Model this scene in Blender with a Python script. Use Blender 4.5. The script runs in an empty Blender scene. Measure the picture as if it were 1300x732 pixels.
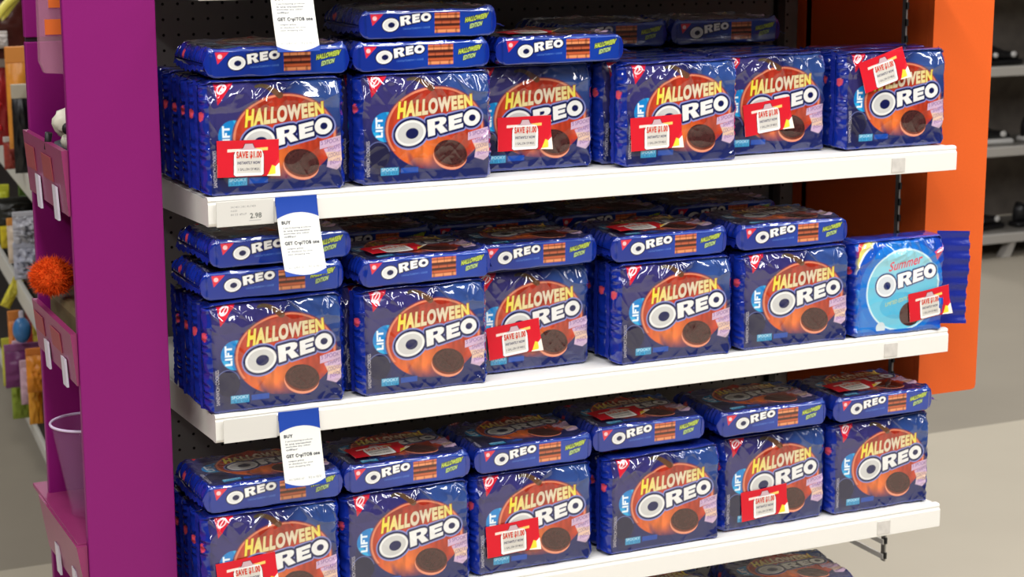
import bpy, bmesh, math, random
import numpy as np
from mathutils import Vector, Matrix

SC = bpy.context.scene
COL = SC.collection
PI = math.pi

# ------------------------------------------------------------------ camera
cam_data = bpy.data.cameras.new('camera')
cam = bpy.data.objects.new('camera', cam_data)
COL.objects.link(cam)
SC.camera = cam
YAW, PITCH, ROLL, FPX = 0.4386, 0.2057, -0.0016, 2402.88
cam_data.sensor_fit = 'HORIZONTAL'
cam_data.sensor_width = 36.0
cam_data.lens = FPX * 36.0 / 1300.0
cam_data.clip_start = 0.05
cam_data.clip_end = 100
cam_data.dof.use_dof = True
cam_data.dof.focus_distance = 2.5
cam_data.dof.aperture_fstop = 11
_f = Vector((math.sin(YAW) * math.cos(PITCH), math.cos(YAW) * math.cos(PITCH), -math.sin(PITCH)))
_r = Vector((math.cos(YAW), -math.sin(YAW), 0))
_u = _r.cross(_f)
_r2 = math.cos(ROLL) * _r + math.sin(ROLL) * _u
_u2 = -math.sin(ROLL) * _r + math.cos(ROLL) * _u
_m = Matrix((_r2, _u2, -_f)).transposed().to_4x4()
_m.translation = Vector((-0.6719, -2.3592, 1.5156))
cam.matrix_world = _m

# ------------------------------------------------------------------ world, lamps, exposure
world = bpy.data.worlds.new('world')
SC.world = world
world.use_nodes = True
world.node_tree.nodes['Background'].inputs[0].default_value = (0.93, 0.96, 1.0, 1)
world.node_tree.nodes['Background'].inputs[1].default_value = 0.0


def area(name, loc, sx, sy, power, rot=(0, 0, 0), color=(1, 0.99, 0.985)):
    d = bpy.data.lights.new(name, 'AREA')
    d.shape = 'RECTANGLE'
    d.size, d.size_y, d.energy, d.color = sx, sy, power, color
    o = bpy.data.objects.new(name, d)
    o.location, o.rotation_euler = loc, rot
    COL.objects.link(o)
    return o


# rows of fluorescent tubes in the store ceiling, running along the aisles
for i, x in enumerate((-2.6, -0.5, 1.6, 3.7)):
    area('ceiling_lamp', (x, -2.4, 3.7), 0.3, 4.4, 112)
for i, x in enumerate((-2.0, 1.2, 4.4)):
    area('ceiling_lamp', (x, 4.2, 3.7), 0.2, 4.6, 96)

vs = SC.view_settings
vs.view_transform = 'Standard'
vs.look = 'None'
vs.gamma = 1
vs.use_curve_mapping = False
vs.exposure = 0.1


# ------------------------------------------------------------------ helpers
def lin(c):
    c = np.asarray(c, float)
    if c.max() > 1.0:
        c = c / 255.0
    return np.where(c <= 0.04045, c / 12.92, ((c + 0.055) / 1.055) ** 2.4)


def rgba(c):
    return tuple(lin(c)) + (1.0,)


def material(name, c, rough=0.5, metal=0.0, spec=0.5, noise=0.0, nscale=60, bump=0.0, bscale=200,
             trans=0.0, alpha=1.0, coat=0.0, ior=1.45):
    m = bpy.data.materials.new(name)
    m.use_nodes = True
    nt = m.node_tree
    b = nt.nodes['Principled BSDF']
    b.inputs['Base Color'].default_value = rgba(c)
    b.inputs['Roughness'].default_value = rough
    b.inputs['Metallic'].default_value = metal
    b.inputs['Specular IOR Level'].default_value = spec
    b.inputs['Transmission Weight'].default_value = trans
    b.inputs['Alpha'].default_value = alpha
    b.inputs['Coat Weight'].default_value = coat
    b.inputs['IOR'].default_value = ior
    tc = nt.nodes.new('ShaderNodeTexCoord')
    if noise > 0:
        n = nt.nodes.new('ShaderNodeTexNoise')
        n.inputs['Scale'].default_value = nscale
        n.inputs['Detail'].default_value = 4
        nt.links.new(tc.outputs['Object'], n.inputs['Vector'])
        mx = nt.nodes.new('ShaderNodeMix')
        mx.data_type = 'RGBA'
        a = lin(c)
        mx.inputs[6].default_value = tuple(np.clip(a * (1 - noise), 0, 1)) + (1,)
        mx.inputs[7].default_value = tuple(np.clip(a * (1 + noise), 0, 1)) + (1,)
        nt.links.new(n.outputs['Fac'], mx.inputs[0])
        nt.links.new(mx.outputs[2], b.inputs['Base Color'])
    if bump > 0:
        n = nt.nodes.new('ShaderNodeTexNoise')
        n.inputs['Scale'].default_value = bscale
        n.inputs['Detail'].default_value = 3
        nt.links.new(tc.outputs['Object'], n.inputs['Vector'])
        bp = nt.nodes.new('ShaderNodeBump')
        bp.inputs['Strength'].default_value = bump
        bp.inputs['Distance'].default_value = 0.002
        nt.links.new(n.outputs['Fac'], bp.inputs['Height'])
        nt.links.new(bp.outputs['Normal'], b.inputs['Normal'])
    return m


def vcol_material(name, rough, spec=0.5, coat=0.0, bump=0.0):
    m = material(name, (200, 200, 200), rough, spec=spec, coat=coat, bump=bump, bscale=90)
    nt = m.node_tree
    at = nt.nodes.new('ShaderNodeAttribute')
    at.attribute_name = 'print'
    nt.links.new(at.outputs['Color'], nt.nodes['Principled BSDF'].inputs['Base Color'])
    return m


def mesh_from(name, verts, faces, smooth=False):
    me = bpy.data.meshes.new(name)
    me.from_pydata([tuple(v) for v in verts], [], [tuple(f) for f in faces])
    me.update()
    if smooth:
        me.polygons.foreach_set('use_smooth', [True] * len(me.polygons))
    return me


def link(name, me, mat=None, parent=None, loc=None, rot=None):
    o = bpy.data.objects.new(name, me)
    COL.objects.link(o)
    if mat is not None and me is not None and not me.materials:
        me.materials.append(mat)
    if parent is not None:
        o.parent = parent
    if loc is not None:
        o.location = loc
    if rot is not None:
        o.rotation_euler = rot
    return o


def tag(o, label=None, cat=None, group=None, kind=None):
    if label:
        o['label'] = label
    if cat:
        o['category'] = cat
    if group:
        o['group'] = group
    if kind:
        o['kind'] = kind
    return o


def thing(name, label, cat, loc=(0, 0, 0), rot=(0, 0, 0), group=None):
    o = bpy.data.objects.new(name, None)
    o.empty_display_size = 0.02
    o.location, o.rotation_euler = loc, rot
    COL.objects.link(o)
    return tag(o, label, cat, group)


class MB:
    """collects simple solids into one bmesh"""

    def __init__(self):
        self.bm = bmesh.new()

    def box(self, lo, hi, bevel=0.0, segs=2, rot=None):
        lo, hi = Vector(lo), Vector(hi)
        g = bmesh.ops.create_cube(self.bm, size=1.0)
        c, s = (lo + hi) / 2, hi - lo
        for v in g['verts']:
            v.co = Vector((v.co.x * s.x, v.co.y * s.y, v.co.z * s.z))
        if bevel > 0:
            es = list({e for v in g['verts'] for e in v.link_edges})
            r = bmesh.ops.bevel(self.bm, geom=es, offset=bevel, segments=segs, affect='EDGES', profile=0.5)
            vs_ = list({v for f in r['faces'] for v in f.verts} | {v for v in g['verts'] if v.is_valid})
        else:
            vs_ = g['verts']
        for v in vs_:
            if rot is not None:
                v.co = rot @ v.co
            v.co += c
        return self

    def tube(self, pts, r, n=10, caps=True, radii=None):
        pts = [Vector(p) for p in pts]
        rings = []
        for i, p in enumerate(pts):
            t = (pts[min(i + 1, len(pts) - 1)] - pts[max(i - 1, 0)]).normalized()
            a = Vector((0, 0, 1)) if abs(t.z) < 0.9 else Vector((1, 0, 0))
            u = t.cross(a).normalized()
            w = t.cross(u)
            rr = radii[i] if radii else r
            rings.append([self.bm.verts.new(p + rr * (math.cos(2 * PI * k / n) * u + math.sin(2 * PI * k / n) * w)) for k in range(n)])
        for a, b in zip(rings, rings[1:]):
            for k in range(n):
                self.bm.faces.new((a[k], a[(k + 1) % n], b[(k + 1) % n], b[k]))
        if caps:
            self.bm.faces.new(rings[0][::-1])
            self.bm.faces.new(rings[-1])
        return self

    def lathe(self, prof, n=28, center=(0, 0, 0), close=False):
        c = Vector(center)
        rings = []
        for r, z in prof:
            rings.append([self.bm.verts.new(c + Vector((r * math.cos(2 * PI * k / n), r * math.sin(2 * PI * k / n), z))) for k in range(n)])
        for a, b in zip(rings, rings[1:]):
            for k in range(n):
                self.bm.faces.new((a[k], a[(k + 1) % n], b[(k + 1) % n], b[k]))
        if close:
            self.bm.faces.new(rings[0][::-1])
            self.bm.faces.new(rings[-1])
        return self

    def extrude(self, poly, x0, x1, axis=0):
        """closed 2D polygon extruded along an axis (0: poly is y,z; 1: poly is x,z; 2: poly is x,y)"""
        def P(p, t):
            return {0: (t, p[0], p[1]), 1: (p[0], t, p[1]), 2: (p[0], p[1], t)}[axis]
        a = [self.bm.verts.new(P(p, x0)) for p in poly]
        b = [self.bm.verts.new(P(p, x1)) for p in poly]
        n = len(poly)
        for k in range(n):
            self.bm.faces.new((a[k], a[(k + 1) % n], b[(k + 1) % n], b[k]))
        self.bm.faces.new(a[::-1])
        self.bm.faces.new(b)
        return self

    def blob(self, c, r, sub=3, noise=0.0, seed=0, f=1.0):
        g = bmesh.ops.create_icosphere(self.bm, subdivisions=sub, radius=1.0)
        rnd = random.Random(seed)
        ph = [rnd.uniform(0, 6.28) for _ in range(6)]
        for v in g['verts']:
            d = v.co.copy()
            k = 1 + noise * (math.sin(5 * f * d.x + ph[0]) * math.sin(6 * f * d.y + ph[1]) + math.sin(7 * f * d.z + ph[2]) * math.sin(4 * f * d.x + ph[3]))
            v.co = Vector((c[0] + d.x * r[0] * k, c[1] + d.y * r[1] * k, c[2] + d.z * r[2] * k))
        return self

    def build(self, name, mat, parent=None, smooth=False, loc=None, rot=None):
        bmesh.ops.recalc_face_normals(self.bm, faces=self.bm.faces[:])
        me = bpy.data.meshes.new(name)
        self.bm.to_mesh(me)
        self.bm.free()
        if smooth:
            me.polygons.foreach_set('use_smooth', [True] * len(me.polygons))
        return link(name, me, mat, parent, loc, rot)


# ------------------------------------------------------------------ flat print: small raster artworks sampled onto vertices
_fontcache = {}


def text_tris(s, offset=0.0):
    key = (s, offset)
    if key not in _fontcache:
        cu = bpy.data.curves.new('text', 'FONT')
        cu.body = s
        cu.offset = offset
        cu.space_character = 1.0 + 2.4 * offset
        cu.resolution_u = 4
        o = bpy.data.objects.new('text', cu)
        COL.objects.link(o)
        bpy.context.view_layer.update()
        dg = bpy.context.evaluated_depsgraph_get()
        me = o.evaluated_get(dg).to_mesh()
        me.calc_loop_triangles()
        V = np.array([v.co[:2] for v in me.vertices])
        T = np.array([t.vertices[:] for t in me.loop_triangles])
        o.evaluated_get(dg).to_mesh_clear()
        bpy.data.objects.remove(o)
        bpy.data.curves.remove(cu)
        lo, hi = V.min(0), V.max(0)
        _fontcache[key] = ((V - lo) / (hi - lo), T)
    return _fontcache[key]


class Canvas:
    """u runs right, v runs up, both 0..1"""

    def __init__(self, w, h, c):
        self.w, self.h = w, h
        self.a = np.empty((h, w, 3))
        self.a[:] = lin(c)
        self.v, self.u = np.mgrid[0:h, 0:w]
        self.u = (self.u + 0.5) / w
        self.v = (self.v + 0.5) / h

    def fill(self, mask, c, k=1.0):
        mask = np.asarray(mask, float)[..., None] * k
        c = lin(c) if np.ndim(c) == 1 or isinstance(c, tuple) else c
        self.a = self.a * (1 - mask) + c * mask

    def ell(self, cu, cv, ru, rv, ang=0.0):
        x = (self.u - cu) * self.w
        y = (self.v - cv) * self.h
        ca, sa = math.cos(ang), math.sin(ang)
        return ((x * ca + y * sa) / (ru * self.w)) ** 2 + ((-x * sa + y * ca) / (rv * self.h)) ** 2

    def poly(self, pts):
        m = np.zeros((self.h, self.w), bool)
        P = [(p[0], p[1]) for p in pts]
        us, vs_ = [p[0] for p in P], [p[1] for p in P]
        i0, i1 = max(0, int(min(vs_) * self.h) - 1), min(self.h, int(max(vs_) * self.h) + 2)
        j0, j1 = max(0, int(min(us) * self.w) - 1), min(self.w, int(max(us) * self.w) + 2)
        if i0 >= i1 or j0 >= j1:
            return m
        U, Vv = self.u[i0:i1, j0:j1], self.v[i0:i1, j0:j1]
        s = np.zeros(U.shape, bool)
        for (x0, y0), (x1, y1) in zip(P, P[1:] + P[:1]):
            if y0 == y1:
                continue
            c = ((y0 > Vv) != (y1 > Vv)) & (U < (x1 - x0) * (Vv - y0) / (y1 - y0) + x0)
            s ^= c
        m[i0:i1, j0:j1] = s
        return m

    def tris(self, V, T):
        m = np.zeros((self.h, self.w), bool)
        for t in T:
            m |= self._tri(V[t], m)
        return m

    def _tri(self, p, m):
        i0, i1 = max(0, int(p[:, 1].min() * self.h) - 1), min(self.h, int(p[:, 1].max() * self.h) + 2)
        j0, j1 = max(0, int(p[:, 0].min() * self.w) - 1), min(self.w, int(p[:, 0].max() * self.w) + 2)
        if i0 >= i1 or j0 >= j1:
            return m
        U, Vv = self.u[i0:i1, j0:j1], self.v[i0:i1, j0:j1]
        d = []
        for k in range(3):
            a, b = p[k], p[(k + 1) % 3]
            d.append((b[0] - a[0]) * (Vv - a[1]) - (b[1] - a[1]) * (U - a[0]))
        s = ((d[0] >= 0) & (d[1] >= 0) & (d[2] >= 0)) | ((d[0] <= 0) & (d[1] <= 0) & (d[2] <= 0))
        m[i0:i1, j0:j1] |= s
        return m

    def text(self, s, quad, offset=0.0):
        """quad: bottom-left, bottom-right, top-right, top-left"""
        V, T = text_tris(s, offset)
        q = np.array(quad, float)
        x, y = V[:, :1], V[:, 1:]
        P = (1 - y) * ((1 - x) * q[0] + x * q[1]) + y * ((1 - x) * q[3] + x * q[2])
        return self.tris(P, T)

    def dilate(self, m, r):
        out = m.copy()
        for rr in (r, r * 0.55):
            for k in range(20):
                dx, dy = int(round(rr * math.cos(k * PI / 10))), int(round(rr * math.sin(k * PI / 10)))
                out |= np.roll(np.roll(m, dy, 0), dx, 1)
        return out

    def smooth(self, r):
        a = self.a
        for ax in (0, 1):
            a = sum(np.roll(a, k, ax) for k in range(-r, r + 1)) / (2 * r + 1)
        self.a = a
        return self

    def sample(self, u, v):
        x = np.clip(u * self.w - 0.5, 0, self.w - 1.001)
        y = np.clip(v * self.h - 0.5, 0, self.h - 1.001)
        i, j = y.astype(int), x.astype(int)
        fy, fx = (y - i)[..., None], (x - j)[..., None]
        a = self.a
        return (a[i, j] * (1 - fx) + a[i, j + 1] * fx) * (1 - fy) + (a[i + 1, j] * (1 - fx) + a[i + 1, j + 1] * fx) * fy


def value_noise(x, y, seed):
    rng = np.random.RandomState(seed)
    g = rng.rand(64, 64)
    i, j = np.floor(x).astype(int), np.floor(y).astype(int)
    fx, fy = x - i, y - j
    fx, fy = fx * fx * (3 - 2 * fx), fy * fy * (3 - 2 * fy)
    a, b = g[i % 64, j % 64], g[(i + 1) % 64, j % 64]
    c, d = g[i % 64, (j + 1) % 64], g[(i + 1) % 64, (j + 1) % 64]
    return (a * (1 - fx) + b * fx) * (1 - fy) + (c * (1 - fx) + d * fx) * fy


R_OUT = [(0, 0), (0, 1), (0.6, 1), (0.8, 0.96), (0.92, 0.86), (0.94, 0.7), (0.88, 0.56), (0.74, 0.47), (1.02, 0), (0.64, 0), (0.44, 0.4), (0.36, 0.4), (0.36, 0)]
R_IN = [(0.36, 0.58), (0.36, 0.8), (0.55, 0.8), (0.6, 0.76), (0.61, 0.69), (0.58, 0.62), (0.53, 0.58)]
E_OUT = [(0, 0), (0, 1), (0.98, 1), (0.98, 0.73), (0.38, 0.73), (0.38, 0.63), (0.9, 0.63), (0.9, 0.39), (0.38, 0.39), (0.38, 0.27), (1, 0.27), (1, 0)]


def oreo(cv, O1, R, Eb, O2, outer, inner, fill_a, fill_b, navy, r1, r2):
    """O1/O2: (cu, cv, ru, rv); R/Eb: quads bl, br, tr, tl"""
    def q(pts, Q):
        Q = np.array(Q, float)
        out = []
        for x, y in pts:
            out.append(tuple((1 - y) * ((1 - x) * Q[0] + x * Q[1]) + y * ((1 - x) * Q[3] + x * Q[2])))
        return out
    m = (cv.ell(*O1, 0.16) < 1) | (cv.ell(*O2, 0.16) < 1) | cv.poly(q(R_OUT, R)) | cv.poly(q(E_OUT, Eb))
    if outer is not None:
        cv.fill(cv.dilate(m, r1 + r2), outer)
    cv.fill(cv.dilate(m, r1), navy)
    cv.fill(m, fill_a)
    if fill_b is not None:
        cv.fill((cv.ell(O1[0], O1[1], O1[2] * 0.85, O1[3] * 0.82, 0.16) < 1), fill_b)
    cv.fill(cv.ell(O1[0] + 0.1 * O1[2], O1[1] - 0.03 * O1[3], O1[2] * inner, O1[3] * inner, 0.16) < 1, navy)
    cv.fill(cv.ell(O2[0] + 0.06 * O2[2], O2[1], O2[2] * inner, O2[3] * inner, 0.16) < 1, navy)
    cv.fill(cv.poly(q(R_IN, R)), navy)


def front_art():
    c = Canvas(1200, 900, (32, 37, 92))
    u, v = c.u, c.v
    n = value_noise(u * 9, v * 9, 3)
    n2 = value_noise(u * 26 + v * 10, v * 5, 5)
    # printed night-sky ground: violet in the upper corner, deep navy below; pale blue at right is part print, part painted reflection
    c.fill(np.clip(1.25 - c.ell(0.22, 0.78, 0.32, 0.36), 0, 1), (58, 52, 112), 0.75)
    c.fill(np.clip(1.1 - c.ell(0.88, 0.86, 0.3, 0.34), 0, 1) * (0.4 + 0.6 * n), (62, 104, 178), 0.8)
    c.fill(np.clip((0.2 - v) / 0.16, 0, 1), (24, 36, 92), 0.8)
    c.fill(np.clip(1.0 - c.ell(0.14, 0.25, 0.1, 0.3), 0, 1), (40, 38, 62), 0.9)
    ring = c.ell(0.135, 0.27, 0.085, 0.12)
    c.fill((ring < 1), (30, 30, 62))
    c.fill((ring < 1.08) & (ring > 0.92) & (v > 0.3), (92, 100, 150))
    # cyan badge with upright lettering
    c.fill(c.ell(0.195, 0.52, 0.105, 0.135) < 1, (20, 128, 200))
    c.fill((c.ell(0.195, 0.52, 0.1, 0.135) < 1) & (n2 > 0.55), (44, 170, 222))
    c.fill(c.text('LIFT', ((0.17, 0.43), (0.17, 0.61), (0.118, 0.61), (0.118, 0.43)), 0.05), (235, 248, 252))
    # pumpkin
    pk = c.ell(0.56, 0.49, 0.37, 0.375)
    fade = np.clip((v - 0.1 + 0.13 * (n2 - 0.5)) / 0.16, 0, 1)
    body = lin((182, 60, 36))[None, None] * np.ones(u.shape + (1,))
    glow = np.clip(1.0 - c.ell(0.47, 0.27, 0.26, 0.22), 0, 1)[..., None]
    body = body * (1 - glow) + lin((226, 112, 50)) * glow
    top = np.clip((v - 0.62) / 0.2, 0, 1)[..., None] * 0.75
    body = body * (1 - top) + lin((158, 40, 28)) * top
    ribs = (0.82 + 0.26 * np.abs(np.sin((u - 0.57) * 17 / (0.35 + 0.75 * np.sqrt(np.clip(1 - ((v - 0.49) / 0.4) ** 2, 0.02, 1)))))) [..., None]
    body = body * ribs * (0.72 + 0.5 * value_noise(u * 46, v * 9, 8))[..., None]
    c.fill((pk < 1) * fade, body)
    c.fill((pk < 1.0) * (pk > 0.9) * fade * (v > 0.3), (232, 142, 108), 0.75)
    c.fill((pk < 1.05) * (pk > 0.985) * fade * (v > 0.3), (104, 52, 70), 0.8)
    # stem, curling to the left
    for t in np.linspace(0, 1, 40):
        su, sv = 0.53 - 0.16 * t, 0.855 + 0.085 * math.sin(t * 2.0)
        c.fill(c.ell(su, sv, 0.024 * (1 - 0.62 * t), 0.03 * (1 - 0.62 * t)) < 1, (104 - 30 * t, 66, 46))
    # HALLOWEEN in warm letters that shrink to the right
    Q = ((0.275, 0.585), (0.85, 0.66), (0.84, 0.785), (0.29, 0.745))
    m = c.text('HALLOWEEN', Q, 0.055)
    c.fill(c.dilate(m, 5), (150, 44, 26))
    w = (np.clip(np.abs(u - 0.58) / 0.27, 0, 1) ** 1.6)[..., None]
    colr = lin((220, 206, 184)) * (1 - w) + lin((240, 220, 70)) * w
    c.fill(m, colr)
    # brand lettering
    oreo(c, (0.374, 0.455, 0.114, 0.115), ((0.506, 0.412), (0.652, 0.452), (0.652, 0.598), (0.498, 0.566)),
         ((0.664, 0.456), (0.772, 0.484), (0.77, 0.614), (0.66, 0.588)), (0.84, 0.564, 0.064, 0.073),
         (128, 136, 196), 0.42, (236, 236, 234), (204, 204, 202), (18, 24, 78), 19, 12)
    # cookie
    c.fill(c.ell(0.672, 0.224, 0.132, 0.122, -0.25) < 1, (236, 148, 116))
    c.fill(c.ell(0.676, 0.244, 0.132, 0.12, -0.25) < 1, (112, 48, 34))
    ck = c.ell(0.678, 0.258, 0.126, 0.114, -0.25)
    cookie = lin((66, 34, 34))[None, None] * (0.75 + 0.5 * value_noise(u * 60, v * 45, 11))[..., None]
    c.fill(ck < 1, cookie)
    c.fill((ck < 0.66) & (ck > 0.56), (82, 46, 44), 0.7)
    # pale bursts of small print at the right
    blk = (c.poly([(0.81, 0.36), (0.985, 0.40), (0.985, 0.475), (0.94, 0.47), (0.81, 0.43)])
           | c.poly([(0.86, 0.2), (0.93, 0.17), (0.975, 0.215), (0.985, 0.40), (0.84, 0.36), (0.87, 0.28)]))
    c.fill(blk, (206, 176, 206))
    c.fill(blk & (v < 0.33) & (v > 0.25), (226, 192, 170))
    for k, (s, y0, x0, x1) in enumerate((('5 SPOOKY', 0.395, 0.82, 0.975), ('SHAPES', 0.335, 0.868, 0.972), ('COOKIES', 0.275, 0.872, 0.968), ('INSIDE', 0.215, 0.885, 0.962))):
        c.fill(c.text(s, ((x0, y0), (x1, y0 + 0.03), (x1, y0 + 0.068), (x0, y0 + 0.038))), (112, 74, 140))
    # cyan weight line at the lower left
    c.fill(c.poly([(0.152, 0.083), (0.283, 0.083), (0.283, 0.152), (0.152, 0.152)]), (64, 156, 200))
    c.fill(c.text('SPOOKY', ((0.158, 0.122), (0.278, 0.122), (0.278, 0.148), (0.158, 0.148))), (200, 232, 244))
    c.fill(c.text('15.35 OZ', ((0.158, 0.09), (0.278, 0.09), (0.278, 0.114), (0.158, 0.114))), (18, 60, 120))
    c.fill(c.poly([(0.3, 0.095), (0.43, 0.095), (0.43, 0.145), (0.3, 0.145)]), (24, 72, 164))
    # upright line of small print
    c.fill(c.text('SANDWICH COOKIES', ((0.072, 0.08), (0.072, 0.4), (0.045, 0.4), (0.045, 0.08))), (196, 190, 196))
    # red corner flag with white scribble
    c.fill(c.poly([(0.075, 0.99), (0.222, 0.99), (0.09, 0.79)]), (206, 30, 52))
    fl = c.ell(0.126, 0.925, 0.04, 0.032, 0.7)
    c.fill((fl < 1) & (fl > 0.5), (246, 222, 226))
    c.fill(c.ell(0.126, 0.925, 0.036, 0.005, 0.9) < 1, (246, 222, 226))
    c.fill(c.ell(0.118, 0.955, 0.03, 0.005, 0.5) < 1, (246, 222, 226))
    # bright blue margin that runs round the edge of the film
    e = np.minimum(np.minimum(u, 1 - u) * 1.33, v)
    c.fill(np.clip((0.035 - e) / 0.02, 0, 1), (18, 42, 142))
    return c.smooth(2)


def strip_art():
    c = Canvas(1200, 252, (14, 44, 140))
    u, v = c.u, c.v
    c.fill(np.clip(1.1 - c.ell(0.7, 0.5, 0.4, 0.9), 0, 1), (18, 64, 168), 0.8)
    c.fill(c.poly([(0.06, 0.9), (0.155, 0.9), (0.075, 0.5)]), (222, 48, 66))
    c.fill(c.ell(0.092, 0.76, 0.016, 0.08, 0.6) < 1, (246, 200, 204))
    oreo(c, (0.208, 0.52, 0.06, 0.23), ((0.283, 0.47), (0.36, 0.54), (0.36, 0.86), (0.278, 0.8)),
         ((0.37, 0.555), (0.426, 0.6), (0.426, 0.885), (0.368, 0.86)), (0.47, 0.755, 0.038, 0.145),
         None, 0.42, (246, 246, 244), (226, 226, 224), (14, 22, 74), 11, 0)
    c.fill(c.text('CHOCOLATE SANDWICH COOKIES', ((0.3, 0.33), (0.5, 0.37), (0.5, 0.43), (0.3, 0.39))), (92, 142, 222))
    box = c.poly([(0.535, 0.18), (0.725, 0.18), (0.725, 0.9), (0.535, 0.9)])
    c.fill(box, (150, 66, 40))
    for y0, y1, col in ((0.2, 0.3, (236, 150, 100)), (0.34, 0.42, (196, 92, 54)), (0.42, 0.52, (70, 32, 26)), (0.52, 0.58, (196, 96, 62)),
                        (0.62, 0.72, (78, 34, 30)), (0.72, 0.8, (236, 150, 100)), (0.84, 0.9, (214, 110, 70))):
        c.fill(box & (v > y0) & (v < y1), col)
    c.fill(box & (value_noise(u * 90, v * 4, 2) > 0.72), (60, 28, 24), 0.5)
    m = c.text('HALLOWEEN', ((0.765, 0.52), (0.925, 0.66), (0.945, 0.86), (0.77, 0.7)), 0.04)
    m2 = c.text('EDITION', ((0.8, 0.3), (0.89, 0.4), (0.9, 0.57), (0.805, 0.47)), 0.04)
    c.fill(c.dilate(m | m2, 5), (16, 30, 60))
    c.fill(m, (206, 226, 84))
    c.fill(m2, (196, 226, 150))
    c.fill(v > 0.955, (120, 150, 226), 0.5)  # bright glint along the top edge, painted into the print
    return c.smooth(2)


def bag_art():
    c = Canvas(1000, 900, (24, 96, 196))
    u, v = c.u, c.v
    n = value_noise(u * 8 + 3, v * 8, 21)
    c.fill(np.clip(n * 1.6 - 0.6, 0, 1), (58, 150, 222), 0.7)
    c.fill(np.clip((u - 0.72) / 0.25, 0, 1), (26, 44, 160), 0.85)
    for k, (r, col) in enumerate(((0.64, (206, 66, 60)), (0.6, (232, 222, 120)), (0.55, (240, 246, 250)), (0.53, (24, 84, 190)))):
        c.fill((c.ell(0.5, 0.46, r, r * 1.1) < 1) & (u < 0.34) & (v > 0.5), col)
    c.fill((c.ell(0.52, 0.47, 0.46, 0.5) < 1), (30, 116, 206))
    cc = c.ell(0.53, 0.46, 0.4, 0.43)
    c.fill(cc < 1.0, (206, 236, 244))
    g = np.clip(1 - cc, 0, 1) * 0.6 + 0.4 * np.clip((0.55 - v) * 2, 0, 1)
    c.fill((cc < 0.92), (104, 194, 222))
    c.fill((cc < 0.92) & (v > 0.62), (158, 216, 226), 0.7)
    c.fill(c.ell(0.5, 0.3, 0.22, 0.14) < 1, (54, 172, 216), 0.7)
    c.fill(c.text('Summer', ((0.36, 0.66), (0.72, 0.72), (0.74, 0.83), (0.38, 0.76)), 0.02), (222, 70, 92))
    oreo(c, (0.34, 0.52, 0.105, 0.115), ((0.47, 0.48), (0.62, 0.515), (0.62, 0.66), (0.46, 0.625)),
         ((0.63, 0.52), (0.75, 0.55), (0.75, 0.68), (0.63, 0.655)), (0.82, 0.63, 0.068, 0.072),
         (120, 176, 214), 0.36, (246, 246, 246), (214, 220, 226), (24, 40, 96), 12, 9)
    c.fill(c.text('LIMITED EDITION', ((0.34, 0.3), (0.62, 0.36), (0.62, 0.4), (0.34, 0.34))), (206, 214, 96))
    c.fill(c.ell(0.62, 0.2, 0.12, 0.13) < 1, (70, 36, 36))
    fl = c.poly([(0.86, 0.83), (0.97, 0.88), (0.9, 0.74)])
    c.fill(fl, (214, 84, 110))
    c.fill(c.ell(0.3, 0.08, 0.05, 0.06) < 1, (206, 220, 226))
    c.fill(v < 0.05, (30, 96, 190))
    return c.smooth(2)


def coupon_art():
    c = Canvas(560, 336, (214, 22, 42))
    u, v = c.u, c.v
    jar = c.poly([(0.27, 0.06), (0.275, 0.6), (0.3, 0.72), (0.42, 0.78), (0.45, 0.9), (0.57, 0.9), (0.6, 0.78), (0.72, 0.72), (0.745, 0.6), (0.75, 0.06), (0.72, 0.02), (0.3, 0.02)])
    bar = c.poly([(0.17, 0.68), (0.17, 0.76), (0.82, 0.79), (0.82, 0.71)])
    c.fill(c.dilate(jar, 6), (110, 10, 22))
    c.fill(bar, (250, 226, 214))
    c.fill(bar & (u > 0.62), (246, 206, 110))
    c.fill(jar, (246, 246, 244))
    c.fill(jar & (v > 0.74), (206, 176, 184))
    inn = c.poly([(0.31, 0.1), (0.31, 0.7), (0.71, 0.7), (0.71, 0.1)])
    c.fill(inn, (216, 212, 204))
    m = c.text('SAVE $1.00', ((0.31, 0.48), (0.72, 0.48), (0.72, 0.7), (0.31, 0.7)), 0.05)
    c.fill(m, (206, 48, 24))
    c.fill(c.text('INSTANTLY NOW', ((0.33, 0.34), (0.695, 0.34), (0.695, 0.42), (0.33, 0.42)), 0.04), (32, 36, 84))
    c.fill(c.text('1 GALLON OF MILK', ((0.34, 0.17), (0.685, 0.17), (0.685, 0.24), (0.34, 0.24)), 0.02), (60, 60, 76))
    cor = c.poly([(0.8, 0.0), (0.87, 0.14), (1.0, 0.36), (1.0, 0.0)])
    c.fill(cor, (246, 240, 224))
    c.fill(c.poly([(0.82, 0.03), (0.885, 0.3), (0.935, 0.26), (0.93, 0.06)]), (246, 214, 60))
    return c.smooth(1)


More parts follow.
